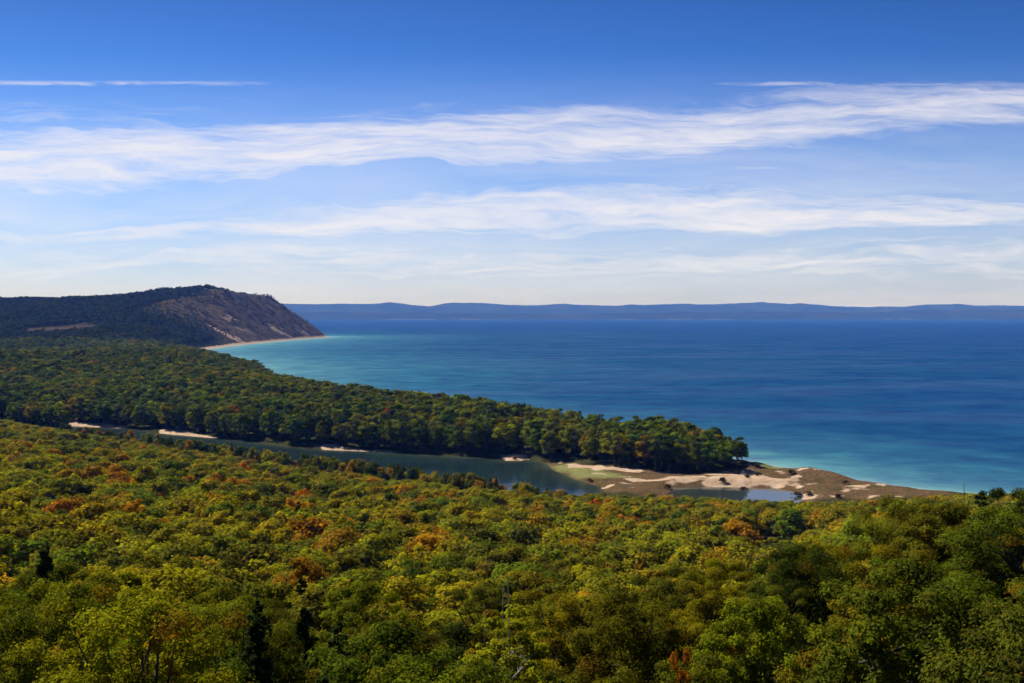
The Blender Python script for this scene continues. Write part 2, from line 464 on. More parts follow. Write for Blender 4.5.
def bare(seed, h, n_br=16, spread=0.3, twigs=2, bend=0.05, stout=1.0):
    r = np.random.default_rng(seed)
    lean = r.normal(size=2) * bend * h
    sp = [np.array((lean[0] * t * t, lean[1] * t * t, h * t - 0.5 * (t == 0))) + np.append(r.normal(size=2) * 0.012 * h * (t > 0), 0) for t in (0, .25, .5, .75, 1)]
    r0 = (0.009 * h + 0.03) * stout
    parts = [tube(sp, [r0 * 1.3, r0, r0 * .8, r0 * .5, r0 * .12], 7)]
    for i in range(n_br):
        t = r.uniform(0.35, 0.97); k = int(t * 4); s = sp[k] + (sp[k + 1] - sp[k]) * (t * 4 - k)
        a = r.uniform(0, 2 * math.pi); L = h * spread * (1.15 - t) * r.uniform(0.6, 1.2)
        e = s + np.array((math.cos(a) * L, math.sin(a) * L, L * r.uniform(0.5, 1.1)))
        m = s * .5 + e * .5 + r.normal(size=3) * L * 0.06
        parts.append(tube([s, m, e], [r0 * .4, r0 * .25, r0 * .07], 5))
        for j in range(twigs):
            s2 = s + (e - s) * r.uniform(.4, .9); e2 = s2 + (e - s) * .35 + r.normal(size=3) * L * .22
            parts.append(tube([s2, e2], [r0 * .17, r0 * .05], 4))
    return join(parts)


def wood_mesh(name, w, mat): return mesh_from(name, w[0], [w[1]], [mat], smooth=True)
def crown_mesh(name, c): return mesh_from(name, c[0], [c[1]], [LEAF], c[2])


def whole_mesh(name, w, c):
    V = np.concatenate([c[0], w[0]]); nl = len(c[0])
    at = {k: np.concatenate([a, np.zeros(len(w[0]))]) for k, a in c[2].items()}
    mi = np.concatenate([np.zeros(len(c[1])), np.ones(len(w[1]))])
    return mesh_from(name, V, [c[1], w[1] + nl], [LEAF, BARK], at, mi)


# ------------------------------------------------------------------ terrain
def rings():
    e = [0.6]
    def upto(r, k=None, s=None):
        while e[-1] < r: e.append(e[-1] * k if k else e[-1] + s)
    upto(40, k=1.07); upto(560, k=1.02); upto(920, s=3.0); upto(1200, s=6.0); upto(2500, k=1.009); upto(5600, s=16.0); upto(9000, k=1.05)
    return np.array(e)


RR = rings()
AZ = np.radians(np.concatenate([np.linspace(-52, -26, 90)[:-1], np.linspace(-26, 26, 640), np.linspace(26, 52, 90)[1:]]))
GX = RR[:, None] * np.sin(AZ)[None]; GY = RR[:, None] * np.cos(AZ)[None]
SD, SO, SI = water_sd(GX, GY)
GZ = height(GX, GY, SD, SO)


def soft_in(poly, x, y, w, amp=0.0, seed=0, sc=8.0):
    d = dist_line(poly, x, y, True); d = np.where(inside(poly, x, y), d, -d)
    if amp: d = d + (fbm(x / sc, y / sc, seed) - 0.5) * amp
    return sstep(-w, w, d)


sand = np.zeros_like(GX); brush = np.zeros_like(GX)
near = (GY > 540) & (GY < 1150) & (GX > -600) & (GX < 420)
xs, ys = GX[near], GY[near]
s = np.zeros_like(xs)
for i, q in enumerate(SANDS): s = np.maximum(s, soft_in(q, xs, ys, 4, 24, 60 + i, 14) * (0.3 + 0.85 * fbm(xs / 9, ys / 9, 66 + i, 3)))
for i, q in enumerate(STRIPS): s = np.maximum(s, soft_in(q, xs, ys, 3, 8, 80 + i, 12) * 1.0)
s = np.maximum(s, (1 - sstep(6, 12, SO[near] + (fbm(xs / 10, ys / 10, 7) - .5) * 6)) * (SO[near] > -6))
spit = soft_in(SPIT, xs, ys, 4)
s = np.maximum(s, spit * sstep(0.58, 0.74, fbm(xs / 14, ys / 9, 12)) * 0.6)
sand[near] = s; brush[near] = spit
sand = np.maximum(sand, (1 - sstep(10, 20, SO + (fbm(GX / 30, GY / 30, 19) - .5) * 10)) * (GY > 2600) * (SO > -20))
meadow = np.zeros_like(GX); meadow[near] = soft_in(GRASS, xs, ys, 5, 12, 91, 12)
GRS2 = [lake_pt(*p) for p in ((752, 463), (776, 467), (788, 471), (780, 474), (755, 474))]
meadow[near] = np.maximum(meadow[near], soft_in(GRS2, xs, ys, 4, 8, 93, 10))
scrub = sstep(3760, 4080, GY + (fbm(GX / 120, GY / 120, 43) - .5) * 300) * (1 - sstep(250, 360, SO + (fbm(GX / 60, GY / 60, 41) - .5) * 160))
HX, HYY = ray_hit(60, 331); H2X, H2Y = ray_hit(78, 322.5); H3X, H3Y = ray_hit(150, 327)
fld = np.maximum(sstep(1.25, 0.8, np.hypot((GX - HX) / 105, (GY - HYY) / 150) + (fbm(GX / 70, GY / 70, 44) - .5) * .8),
                 np.maximum(sstep(1.2, 0.85, np.hypot((GX - H2X) / 75, (GY - H2Y) / 50) + (fbm(GX / 50, GY / 50, 45) - .5) * .6),
                            sstep(1.2, 0.85, np.hypot((GX - H3X) / 35, (GY - H3Y) / 60) + (fbm(GX / 50, GY / 50, 46) - .5) * .6)))
# bare sand on the bluff face: scars that run down the slope
SCARS = [((227, 334), 30, 55), ((231, 317), 40, 24), ((279, 331), 40, 42), ((303, 332), 40, 32), ((224, 296.5), 60, 18), ((250, 322), 40, 30), ((266, 312), 50, 22), ((243, 330), 30, 30)]
for i, ((px, py), wy, ws) in enumerate(SCARS):
    x0, y0 = ray_hit(px, py, 2600)
    s0 = float(water_sd(np.array([x0]), np.array([y0]))[1][0])
    d = np.hypot((GY - y0 + (SO - s0) * 0.5) / (wy * 1.6), (SO - s0) / ws) + (fbm(GY / 18, SO / 60, 50 + i) - .5) * 2.4
    sand = np.maximum(sand, sstep(1.05, 0.6, d) * (GY > 2600) * (0.95, .5, .62, .5, .36, .32, .3, .4)[i])


def grid_mesh(name, i0, i1, keep, mats, attrs, Z):
    n = len(AZ)
    idx = np.arange((i1 - i0) * n).reshape(i1 - i0, n)
    q = np.stack([idx[:-1, :-1], idx[:-1, 1:], idx[1:, 1:], idx[1:, :-1]], -1).reshape(-1, 4)
    kp = keep[i0:i1]
    k = (kp[:-1, :-1] | kp[:-1, 1:] | kp[1:, 1:] | kp[1:, :-1]).reshape(-1)
    q = q[k]
    V = np.stack([GX[i0:i1], GY[i0:i1], Z[i0:i1]], -1).reshape(-1, 3)
    used = np.unique(q); mp = np.zeros(len(V), int); mp[used] = np.arange(len(used))
    return mesh_from(name, V[used], [mp[q]], mats, {a: v[i0:i1].reshape(-1)[used] for a, v in attrs.items()}, smooth=True)


I1 = int(np.searchsorted(RR, 2500))
GA = dict(sand=sand, brush=brush, meadow=meadow, scrub=scrub, field=fld)
tag(link('terrain', grid_mesh('terrain', 0, I1 + 1, GZ > -3, [GROUND], GA, GZ)), kind='structure')
tag(link('headland', grid_mesh('headland', I1, len(RR), GZ > -3, [GROUND], GA, GZ)), kind='structure')

# ------------------------------------------------------------------ water
WD = [(1, (0.18, 0.26, 0.24)), (25, (0.12, 0.25, 0.28)), (90, (0.062, 0.18, 0.24)), (320, (0.023, 0.1, 0.182)), (800, (0.009, 0.054, 0.145)),
      (2600, (0.006, 0.043, 0.148)), (8000, (0.005, 0.038, 0.15)), (30000, (0.005, 0.042, 0.17))]
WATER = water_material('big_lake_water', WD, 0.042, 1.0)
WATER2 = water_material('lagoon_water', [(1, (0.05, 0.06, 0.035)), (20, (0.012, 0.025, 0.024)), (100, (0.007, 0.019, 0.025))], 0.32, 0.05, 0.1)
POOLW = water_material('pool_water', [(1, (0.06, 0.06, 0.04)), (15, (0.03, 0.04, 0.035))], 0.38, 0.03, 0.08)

wr = np.concatenate([RR[RR < 5600][::2], np.exp(np.linspace(math.log(5700), math.log(24500), 60))]); wr = wr[wr > 250]
waz = np.radians(np.linspace(-52, 52, 420))
WX = wr[:, None] * np.sin(waz); WY = wr[:, None] * np.cos(waz)
wso = water_sd(WX, WY)[1]
idx = np.arange(WX.size).reshape(WX.shape)
q = np.stack([idx[:-1, :-1], idx[:-1, 1:], idx[1:, 1:], idx[1:, :-1]], -1).reshape(-1, 4)
q = q[(wso.reshape(-1)[q] < 10).any(1)]
# the far shore's shallows count too
shore_d = np.maximum(-wso, 0) * (1 + 2.4 * (1 - sstep(900, 2300, WY)))       # the bottom falls away faster off the sand spit than in the bay
us = np.unique(q); mp = np.zeros(WX.size, int); mp[us] = np.arange(len(us))
V = np.stack([WX, WY, np.zeros_like(WX)], -1).reshape(-1, 3)[us]
tag(link('lake_water', mesh_from('lake_water', V, [mp[q]], [WATER], {'shore': shore_d.reshape(-1)[us]}, smooth=True)), kind='structure')


def pond(name, poly, mat, st):
    p = np.array(poly); x = np.arange(p[:, 0].min() - 12, p[:, 0].max() + 12, st); y = np.arange(p[:, 1].min() - 12, p[:, 1].max() + 12, st)
    X, Y = np.meshgrid(x, y); d = dist_line(poly, X, Y, True); d = np.where(inside(poly, X, Y), d, -d)
    idx = np.arange(X.size).reshape(X.shape)
    q = np.stack([idx[:-1, :-1], idx[:-1, 1:], idx[1:, 1:], idx[1:, :-1]], -1).reshape(-1, 4)
    q = q[(d.reshape(-1)[q] > -5).any(1)]
    us = np.unique(q); mp = np.zeros(X.size, int); mp[us] = np.arange(len(us))
    V = np.stack([X, Y, np.full_like(X, 0.02)], -1).reshape(-1, 3)[us]
    tag(link(name, mesh_from(name, V, [mp[q]], [mat], {'shore': np.maximum(d, 0).reshape(-1)[us]})), kind='structure')


pond('lagoon_water', LAGOON, WATER2, 6.0)
pond('pool_water', POOL, POOLW, 4.0)

# ------------------------------------------------------------------ far hills beyond the lake
HILL = hill_material()


def hill_range(name, Y0, depth, prof, seed, shore=False):
    pxs = np.array([p[0] for p in prof]); pys = np.array([p[1] for p in prof])
    px = np.linspace(-160, 1190, 620); nr = 26
    t = np.linspace(0, 1, nr)
    PX, T = np.meshgrid(px, t)
    Y = Y0 + depth * T + (fbm(PX / 60, T * 0 + 1.5, seed) - .5) * 500
    X = (PX - CX) / F * Y
    top = np.interp(PX, pxs, pys) + (fbm(PX / 17, T * 3, seed + 3) - .5) * 1.9
    zt = CZ + (HY - top) / F * (Y0 + depth * 0.75)
    rise = np.where(T < 0.75, sstep(0, 0.78, T) * 0.82 + T * 0.18 / 0.75, 1 - 0.6 * sstep(0.75, 1.0, T))
    Z = np.maximum(zt, 6) * rise * (0.78 + 0.44 * fbm(X / 1500, Y / 900, seed + 7)) + np.where(T < 0.02, -3, 2.5)
    sandm = ((T < 0.06) & (fbm(PX / 25, PX * 0, seed + 9) > 0.6)) * 0.2 if shore else np.zeros_like(T)
    idx = np.arange(X.size).reshape(X.shape)
    q = np.stack([idx[:-1, :-1], idx[:-1, 1:], idx[1:, 1:], idx[1:, :-1]], -1).reshape(-1, 4)
    tag(link(name, mesh_from(name, np.stack([X, Y, Z], -1).reshape(-1, 3), [q], [HILL], {'sand': sandm.reshape(-1)}, smooth=True)), kind='structure')


hill_range('hills', 26500, 5000, [(-160, 305), (285, 304.5), (330, 304), (375, 302.5), (402, 302), (428, 305.5), (450, 303.5), (480, 303), (520, 304), (585, 306), (640, 304.5),
                            (690, 303), (735, 304.5), (770, 304), (800, 304.5), (850, 306.5), (885, 306.5), (930, 305), (1024, 305), (1190, 305)], 5)
hill_range('far_shore', 22300, 3300, [(-160, 314), (285, 313), (360, 312.5), (470, 313), (560, 314), (620, 313), (700, 312), (780, 311.5), (850, 312.5), (950, 310.5), (1024, 309.5), (1190, 309)], 8, True)

# ------------------------------------------------------------------ tree models, one set per distance
TINTS = {
    'olive green': (0.120, 0.134, 0.012), 'mid green': (0.092, 0.122, 0.012), 'dark green': (0.045, 0.070, 0.011), 'yellow green': (0.172, 0.176, 0.010),
    'golden': (0.225, 0.150, 0.010), 'orange': (0.25, 0.098, 0.010), 'rusty red': (0.18, 0.058, 0.012)}
NEAR = [broadleaf(100 + i, 1.0 * hh, R, n, 60000, 0.076, 0.16, .6, tu, 0.3) for i, (hh, R, n, tu) in enumerate(((14, 4.0, 135, .05), (15, 3.7, 120, .02), (13, 4.4, 150, .03), (16, 3.9, 135, .07), (12, 3.4, 110, .03)))]
NEAR_H = [14, 15, 13, 16, 12]
MID = [broadleaf(200 + i, hh, R, n, 11000, 0.24, 0.16, 0.88, tu) for i, (hh, R, n, tu) in enumerate(((15, 4.6, 66, .05), (14, 5.0, 72, .02), (16, 4.3, 60, .1), (15, 4.8, 68, .03)))]
MID_H = [15, 14, 16, 15]
FAR = [broadleaf(300 + i, 15, R, n, 3200, 0.44, 0.2, 1.0, .04) for i, (R, n) in enumerate(((5.4, 44), (6.0, 50), (5.0, 40), (5.7, 46)))]
BAR = [broadleaf(400 + i, 22, R, n, 3000, 0.75, 0.02, .95, .03) for i, (R, n) in enumerate(((7.4, 60), (8.2, 66), (6.8, 54), (7.7, 60), (6.2, 52)))]
DIST = [broadleaf(500 + i, 20, R, 26, 420, 1.5, 0.1, 1.2, .02) for i, R in enumerate((6.0, 6.8, 5.5))]
CON_N = [conifer(600 + i, 14, R, 15000, 0.16) for i, R in enumerate((2.3, 2.8))]
CON_F = [conifer(620 + i, 12, R, 2200, 0.36) for i, R in enumerate((1.9, 2.4, 1.6))]

near_m = [(wood_mesh('trunk', w, BARK), crown_mesh('crown', c)) for w, c in NEAR]
mid_m = [(wood_mesh('trunk', w, BARK), crown_mesh('crown', c)) for w, c in MID]
bar_m = [(wood_mesh('trunk', w, BARK), crown_mesh('crown', c)) for w, c in BAR]
conn_m = [(wood_mesh('trunk', w, BARK), crown_mesh('crown', c)) for w, c in CON_N]
conf_m = [(wood_mesh('trunk', w, BARK), crown_mesh('crown', c)) for w, c in CON_F]


def rot_z(): return random.uniform(0, 2 * math.pi)


def tree(name, meshes, x, y, z, sx, sz, tint, label, cat, group=None, vary=0.12):
    r = bpy.data.objects.new(name, None); COL.objects.link(r); r.empty_display_size = 0.5
    r.location = (x, y, z); r.rotation_euler = (0, 0, rot_z()); r.scale = (sx, sx, sz)
    tag(r, label, cat, group)
    for nm, me in zip(('trunk', 'crown'), meshes):
        if me is None: continue
        o = bpy.data.objects.new(nm, me); COL.objects.link(o); o.parent = r
        if nm == 'crown':
            o['tint'] = [tint[i] * random.uniform(1 - vary, 1 + vary) for i in range(3)]
    return r


def jitter_grid(x0, x1, y0, y1, st, jit=0.42):
    x = np.arange(x0, x1, st); y = np.arange(y0, y1, st)
    X, Y = np.meshgrid(x, y); X = X + (np.arange(len(y)) % 2)[:, None] * st * 0.5
    X = X + rng.uniform(-jit, jit, X.shape) * st; Y = Y + rng.uniform(-jit, jit, Y.shape) * st
    return X.reshape(-1), Y.reshape(-1)


def frame_px(x, y, z): return CX + F * x / y, HY + F * (CZ - z) / y


# --- the wooded slope below the viewpoint
X, Y = jitter_grid(-640, 340, 20, 1120, 8.2)
X2, Y2 = jitter_grid(-480, 60, 560, 1060, 5.6)
b2 = np.interp(CX + F * X2 / Y2, [b[0] for b in BANK], [b[1] for b in BANK]) - Y2
m = (b2 > -2) & (b2 < 30) & (CX + F * X2 / Y2 > 60) & (CX + F * X2 / Y2 < 565)
X = np.concatenate([X, X2[m]]); Y = np.concatenate([Y, Y2[m]])
m = (Y > 27) & (np.abs(X) < Y * 0.6 + 14)
X, Y = X[m], Y[m]
sd, so, si = water_sd(X, Y)
px = CX + F * X / Y
bank = np.interp(px, [b[0] for b in BANK], [b[1] for b in BANK])
ok = (sd > 5) & (Y < bank - 2) & ~((inside(SPIT, X, Y)) & (Y > 615))
thin = (Y > 300) & (rng.random(len(X)) < 0.18)
ok &= ~thin & ~((px > 468) & (px < 538) & (Y < 39))
X, Y, sd, px = X[ok], Y[ok], sd[ok], px[ok]
Z = height(X, Y)
Dd = np.hypot(X, Y)
order = np.argsort(Dd); X, Y, Z, px, Dd = X[order], Y[order], Z[order], px[order], Dd[order]
sky = np.interp(px, [s_[0] for s_ in SKYLINE], [s_[1] for s_ in SKYLINE])
maxtop = CZ - (sky - HY) / F * Y
hts = rng.uniform(11.5, 17.5, len(X))
nearm = Y < 88
hts = np.where(nearm, np.clip(maxtop - Z - np.abs(rng.normal(size=len(X))) * 1.9, 7, 18), hts)
far_low = Y > 0.86 * np.interp(px, [b[0] for b in BANK], [b[1] for b in BANK])
LINE = [(-200, 404), (0, 417), (60, 428), (100, 434), (150, 442), (250, 457), (330, 468), (450, 482), (545, 492), (600, 491), (640, 492), (700, 495), (760, 497), (830, 501), (880, 498), (940, 493), (1024, 490), (1300, 488)]
EDGE = [(-200, 404), (0, 417), (60, 427), (100, 432), (150, 437), (250, 451), (330, 460), (450, 473), (545, 489), (600, 490), (640, 492)]
LX, LY = [q_[0] for q_ in LINE], [q_[1] for q_ in LINE]; EX, EY = [q_[0] for q_ in EDGE], [q_[1] for q_ in EDGE]
band_m = (np.interp(px, [b[0] for b in BANK], [b[1] for b in BANK]) - Y < 36) & (px > 60) & (px < 565)
ln = np.where(band_m, np.interp(px, EX, EY) + rng.uniform(-6, 8, len(X)), np.interp(px, LX, LY) + rng.uniform(0, 7, len(X)))
hts = np.where(band_m, 16, hts)
hts = np.where(Y > 330, np.maximum(np.minimum(hts, CZ - (ln - HY) / F * Y - Z), 2.6), hts)
hts = np.where((px > 740) & (Y < 430), np.clip(np.minimum(hts, maxtop - Z - rng.uniform(0, 3, len(X)) - .012 * np.maximum(Y - 88, 0)), 5.5, 18), hts)


def pick_tint(x, y, D):
    n = float(fbm(np.array(x / 45.), np.array(y / 45.), 77, 2)); r = random.random()
    if D < 95:
        t = [('olive green', .48), ('mid green', .2), ('yellow green', .29), ('dark green', .03)]
    else:
        t = [('olive green', .31), ('yellow green', .26), ('mid green', .14), ('golden', .1), ('dark green', .06), ('orange', .095), ('rusty red', .03)]
    r = (r * 0.65 + n * 0.35) if D >= 95 else r
    for k, p in t:
        if r < p: return k
        r -= p
    return 'yellow green' if D >= 95 else 'olive green'


LAND_MARKS = [(-99, 'at the slope\'s far edge'), (0, 'below the dark headland'), (150, 'below the sandy bank'), (270, 'below the headland tip'),
              (390, 'below the lagoon narrows'), (470, 'under the white birches'), (560, 'below the grassy point'), (650, 'below the sand bar'),
              (740, 'below the small pool'), (830, 'below the brown dune'), (920, 'below the open lake')]
BANDS = [(45, 'closest to viewpoint'), (62, 'just behind the closest'), (85, 'on the upper slope'), (120, 'partway downslope'), (170, 'on the middle slope'), (1e9, 'on the lower slope')]
ORD = ['first', 'second', 'third', 'fourth', 'fifth', 'sixth', 'seventh', 'eighth', 'ninth', 'tenth', 'eleventh', 'twelfth', 'thirteenth', 'fourteenth', 'fifteenth', 'sixteenth', 'seventeenth', 'eighteenth', 'nineteenth', 'twentieth'] + ['twenty-' + t for t in ('first', 'second', 'third', 'fourth', 'fifth', 'sixth', 'seventh', 'eighth', 'ninth')] + ['thirtieth'] + ['thirty-' + t for t in ('first', 'second', 'third', 'fourth', 'fifth', 'sixth', 'seventh', 'eighth', 'ninth')]


def mark_of(p): return [t for a, t in LAND_MARKS if p >= a][-1]
def band_of(d): return [t for a, t in BANDS if d < a][0]


in_frame = (px > -70) & (px < 1094)
pyt = HY + F * (CZ - (Z + hts)) / Y
vis = in_frame & (pyt < 684)
ind = np.where(vis)[0][:296]
cells = {}
rows = []
for i in ind:
    k = pick_tint(X[i], Y[i], Dd[i])
    if X[i] < 0 and Y[i] < 75 and 0 <= px[i] < 90 and k == 'olive green': k = 'golden' if random.random() < .2 else k
    if k in ('orange', 'rusty red', 'golden') and ((px[i] > 640 and Dd[i] < 240) or Dd[i] < 60) and random.random() < .8: k = 'olive green'
    rows.append((i, k)); cells.setdefault((k, mark_of(px[i]), band_of(Dd[i])), []).append(i)
done = set()
for i, k in rows:
    c = sorted(cells[(k, mark_of(px[i]), band_of(Dd[i]))], key=lambda j: px[j])
    pre = '' if len(c) == 1 else ORD[c.index(i)] + ' from left among '
    lab = f"{pre}{k} {'tree' if len(c) == 1 else 'trees'} {mark_of(px[i])}, {band_of(Dd[i])}"
    if Dd[i] < 95:
        v = random.randrange(5); ms = near_m[v]; h0 = NEAR_H[v]
    else:
        v = random.randrange(4); ms = mid_m[v]; h0 = MID_H[v]
    sc = hts[i] / h0
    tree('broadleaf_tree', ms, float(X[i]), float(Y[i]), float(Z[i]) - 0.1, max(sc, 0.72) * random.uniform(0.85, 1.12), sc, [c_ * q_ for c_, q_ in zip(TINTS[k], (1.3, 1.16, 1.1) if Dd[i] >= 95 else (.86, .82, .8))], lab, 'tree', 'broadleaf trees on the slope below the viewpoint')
    done.add(int(i))


# --- the rest of each wood, scattered as one mass
def scatter(name, protos, pts, tints, scl):
    n = len(pts)
    srcs = [bpy.data.objects.new('tree_model', whole_mesh('tree_model', w, c)) for w, c in protos]
    me = mesh_from(name, pts, [], [LEAF], {'tint': np.column_stack([tints, np.ones(n)]),
                                          'rot': np.column_stack([rng.normal(size=n) * .04, rng.normal(size=n) * .04, rng.uniform(0, 6.283, n)]), 'scl': scl})
    o = link(name, me)
    ng = bpy.data.node_groups.new(name, 'GeometryNodeTree')
    ng.interface.new_socket('Geometry', in_out='INPUT', socket_type='NodeSocketGeometry')
    ng.interface.new_socket('Geometry', in_out='OUTPUT', socket_type='NodeSocketGeometry')
    N = ng.nodes; L = ng.links
    gi = N.new('NodeGroupInput'); go = N.new('NodeGroupOutput')
    jn = N.new('GeometryNodeJoinGeometry')
    for s_ in srcs:
        oi = N.new('GeometryNodeObjectInfo'); oi.inputs['Object'].default_value = s_
        g2 = N.new('GeometryNodeGeometryToInstance'); L.new(oi.outputs['Geometry'], g2.inputs[0]); L.new(g2.outputs[0], jn.inputs[0])
    ip = N.new('GeometryNodeInstanceOnPoints'); L.new(gi.outputs[0], ip.inputs['Points']); L.new(jn.outputs[0], ip.inputs['Instance'])
    ip.inputs['Pick Instance'].default_value = True
    rv = N.new('FunctionNodeRandomValue'); rv.data_type = 'INT'; rv.inputs[4].default_value = 0; rv.inputs[5].default_value = len(srcs) - 1
    L.new(rv.outputs[2], ip.inputs['Instance Index'])
    for at, so_ in (('rot', 'Rotation'), ('scl', 'Scale')):
        na = N.new('GeometryNodeInputNamedAttribute'); na.data_type = 'FLOAT_VECTOR'; na.inputs['Name'].default_value = at
        L.new(na.outputs['Attribute'], ip.inputs[so_])
    L.new(ip.outputs[0], go.inputs[0])
    md = o.modifiers.new('scatter', 'NODES'); md.node_group = ng
    return o


def tint_rows(keys, vary=0.14):
    a = np.array([TINTS[k] for k in keys]); return a * rng.uniform(1 - vary, 1 + vary, a.shape)


rest = np.array([i for i in range(len(X)) if i not in done and Y[i] > 100])
keys = [pick_tint(X[i], Y[i], max(Dd[i], 100)) if not (band_m[i] and random.random() < .75) else random.choice(['dark green', 'mid green', 'dark green', 'golden', 'olive green']) for i in rest]
sv = hts[rest] / 15.0; wid = np.where(band_m[rest], np.minimum(sv, .55) * 1.15, np.maximum(sv, .45))
o = scatter('forest', FAR, np.column_stack([X[rest], Y[rest], Z[rest] - .1]), tint_rows(keys) * np.array((1.3, 1.16, 1.1)), np.column_stack([wid * rng.uniform(.9, 1.2, len(rest)), wid * rng.uniform(.9, 1.2, len(rest)), sv]))
tag(o, 'canopy of green, golden and orange trees filling the valley up to the lagoon', 'forest', kind='stuff')

# --- the wooded bar beyond the lagoon and the plain behind it
X, Y = jitter_grid(-1500, 200, 740, 2650, 11.6)
m = (np.abs(X) < Y * 0.6) & (CX + F * X / Y > -160)
X, Y = X[m], Y[m]
sd, so, si = water_sd(X, Y); px = CX + F * X / Y
bank = np.interp(px, [b[0] for b in BANK], [b[1] for b in BANK])
ok = (sd > 5) & (so > 13) & (Y > bank + 4) & ~inside(SPIT, X, Y)
for q_ in STRIPS: ok &= ~(soft_in(q_, X, Y, 2) > 0.5)
ok &= (Y < 1500) | (rng.random(len(X)) < 0.72)
X, Y, px, si = X[ok], Y[ok], px[ok], si[ok]
Z = height(X, Y); hts = rng.uniform(18, 25, len(X)) * np.where(Y > 1500, 0.85, 1.0)
hts = np.where((px > 700) & (Y < 900), hts * np.interp(px, [700, 756], [1, .62]), hts)


def bar_tint():
    r = random.random()
    for k, p in (('dark green', .16), ('mid green', .3), ('olive green', .35), ('golden', .045), ('yellow green', .14), ('rusty red', .003), ('orange', .004)):
        if r < p: return k
        r -= p
    return 'mid green'


front = np.where((si < 24) & (Y < 1120) & (px > -5) & (px < 760))[0]
front = front[np.argsort(px[front])]
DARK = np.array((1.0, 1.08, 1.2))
BAR_MARK = [(-99, 'past the lagoon\'s far end'), (60, 'behind the thin sand strip'), (140, 'behind the bright lagoon beach'), (250, 'between two lagoon beaches'),
            (320, 'behind the long thin lagoon beach'), (455, 'beside the tiny grassy islet'), (535, 'behind the grassy point'), (600, 'behind the bright sand bar'), (690, 'at the tip of the wooded bar')]
cells = {}; rows = []
for i in front:
    k = bar_tint(); k = 'mid green' if k in ('rusty red', 'orange', 'golden') else k; mk = [t for a, t in BAR_MARK if px[i] >= a][-1]
    cells.setdefault((k, mk), []).append(i); rows.append((i, k, mk))
for i, k, mk in rows:
    c = cells[(k, mk)]; n_ = c.index(i)
    pre = '' if len(c) == 1 else (ORD[n_] + ' from left among ')
    ms = bar_m[random.randrange(5)]
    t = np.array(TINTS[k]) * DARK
    tree('bank_tree', ms, float(X[i]), float(Y[i]), float(Z[i]) - .2, hts[i] / 22 * random.uniform(.85, 1.15), hts[i] / 22, t, f"{pre}{k} bank {'tree' if len(c) == 1 else 'trees'} {mk}", 'tree', 'tall trees on the far bank of the lagoon')
rest = np.setdiff1d(np.arange(len(X)), front)
keys = [bar_tint() for _ in rest]; sv = hts[rest] / 22
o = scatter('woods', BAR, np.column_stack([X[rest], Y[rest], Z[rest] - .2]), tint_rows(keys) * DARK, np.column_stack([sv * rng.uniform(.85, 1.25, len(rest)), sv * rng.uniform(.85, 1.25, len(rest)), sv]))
tag(o, 'dense green wood on the bar and plain between lagoon and headland', 'forest', kind='stuff')

# --- the wood on the headland
X, Y = jitter_grid(-2900, -850, 2450, 5300, 14.0)
m = (CX + F * X / Y > -120)
X, Y = X[m], Y[m]
sd, so, si = water_sd(X, Y)
wood = sstep(190, 380, so + (fbm(X / 60, Y / 60, 41) - .5) * 170)
wood = np.maximum(wood, (1 - sstep(3760, 4080, Y + (fbm(X / 120, Y / 120, 43) - .5) * 300)) * (so > 38))
inf = np.maximum(np.maximum(np.hypot((X - HX) / 105, (Y - HYY) / 150) < 1.0, np.hypot((X - H2X) / 75, (Y - H2Y) / 50) < 1), np.hypot((X - H3X) / 35, (Y - H3Y) / 60) < 1)
ok = (rng.random(len(X)) < wood * np.where(Y > 4700, .6, .95) + 0.3 * (so > 50) * sstep(.4, .6, fbm(X / 50, Y / 90, 47))) & ~inf
X, Y, so = X[ok], Y[ok], so[ok]
Z = height(X, Y); sv = rng.uniform(.55, 1.0, len(X)) * np.where((so < 330) & (Y > 3700), .5, 1)
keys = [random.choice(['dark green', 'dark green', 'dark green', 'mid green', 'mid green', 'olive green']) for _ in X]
o = scatter('headland_woods', DIST, np.column_stack([X, Y, Z - .4]), tint_rows(keys) * np.array((.5, .5, .8)), np.column_stack([sv * 1.25, sv * 1.25, sv]))  # leaf tint darkened and blued, shadow over the headland put into the colour
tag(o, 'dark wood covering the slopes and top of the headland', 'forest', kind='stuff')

# ------------------------------------------------------------------ single trees that stand out
def at_dist(px, Y): return (px - CX) / F * Y, Y


def stand(px, top, Y):
    """a place at this bearing and distance, and how tall a tree there must be to reach this dip"""
    x, y = at_dist(px, Y); z = float(height(np.array([x]), np.array([y]))[0])
    return x, y, z, max(CZ - (top - HY) / F * Y - z, 3.0)


FIRS = [(258, 596, 50, 'dark slender conifer among the closest maples, tallest of the dark trio'), (306, 598, 60, 'broad dark conifer standing behind the slender dark one'),
        (338, 618, 52, 'short dark conifer, rightmost of the dark trio in front'), (46, 538, 70, 'lone dark conifer behind the closest crowns at the far left'),
        (302, 574, 130, 'small dark conifer tip poking out behind the dark trio'), (298, 500, 330, 'lone dark conifer spire in the valley canopy below the lagoon')]
for px_, top, Yd, lab in FIRS:
    x, y, z, h = stand(px_, top, Yd)
    v = random.randrange(2)
    tree('conifer_tree', conn_m[v] if Yd < 150 else conf_m[v], x, y, z, h / 14 * (1.0 if Yd < 100 else 1.2), h / (14 if Yd < 150 else 12), (0.026, 0.042, 0.014), lab, 'conifer')
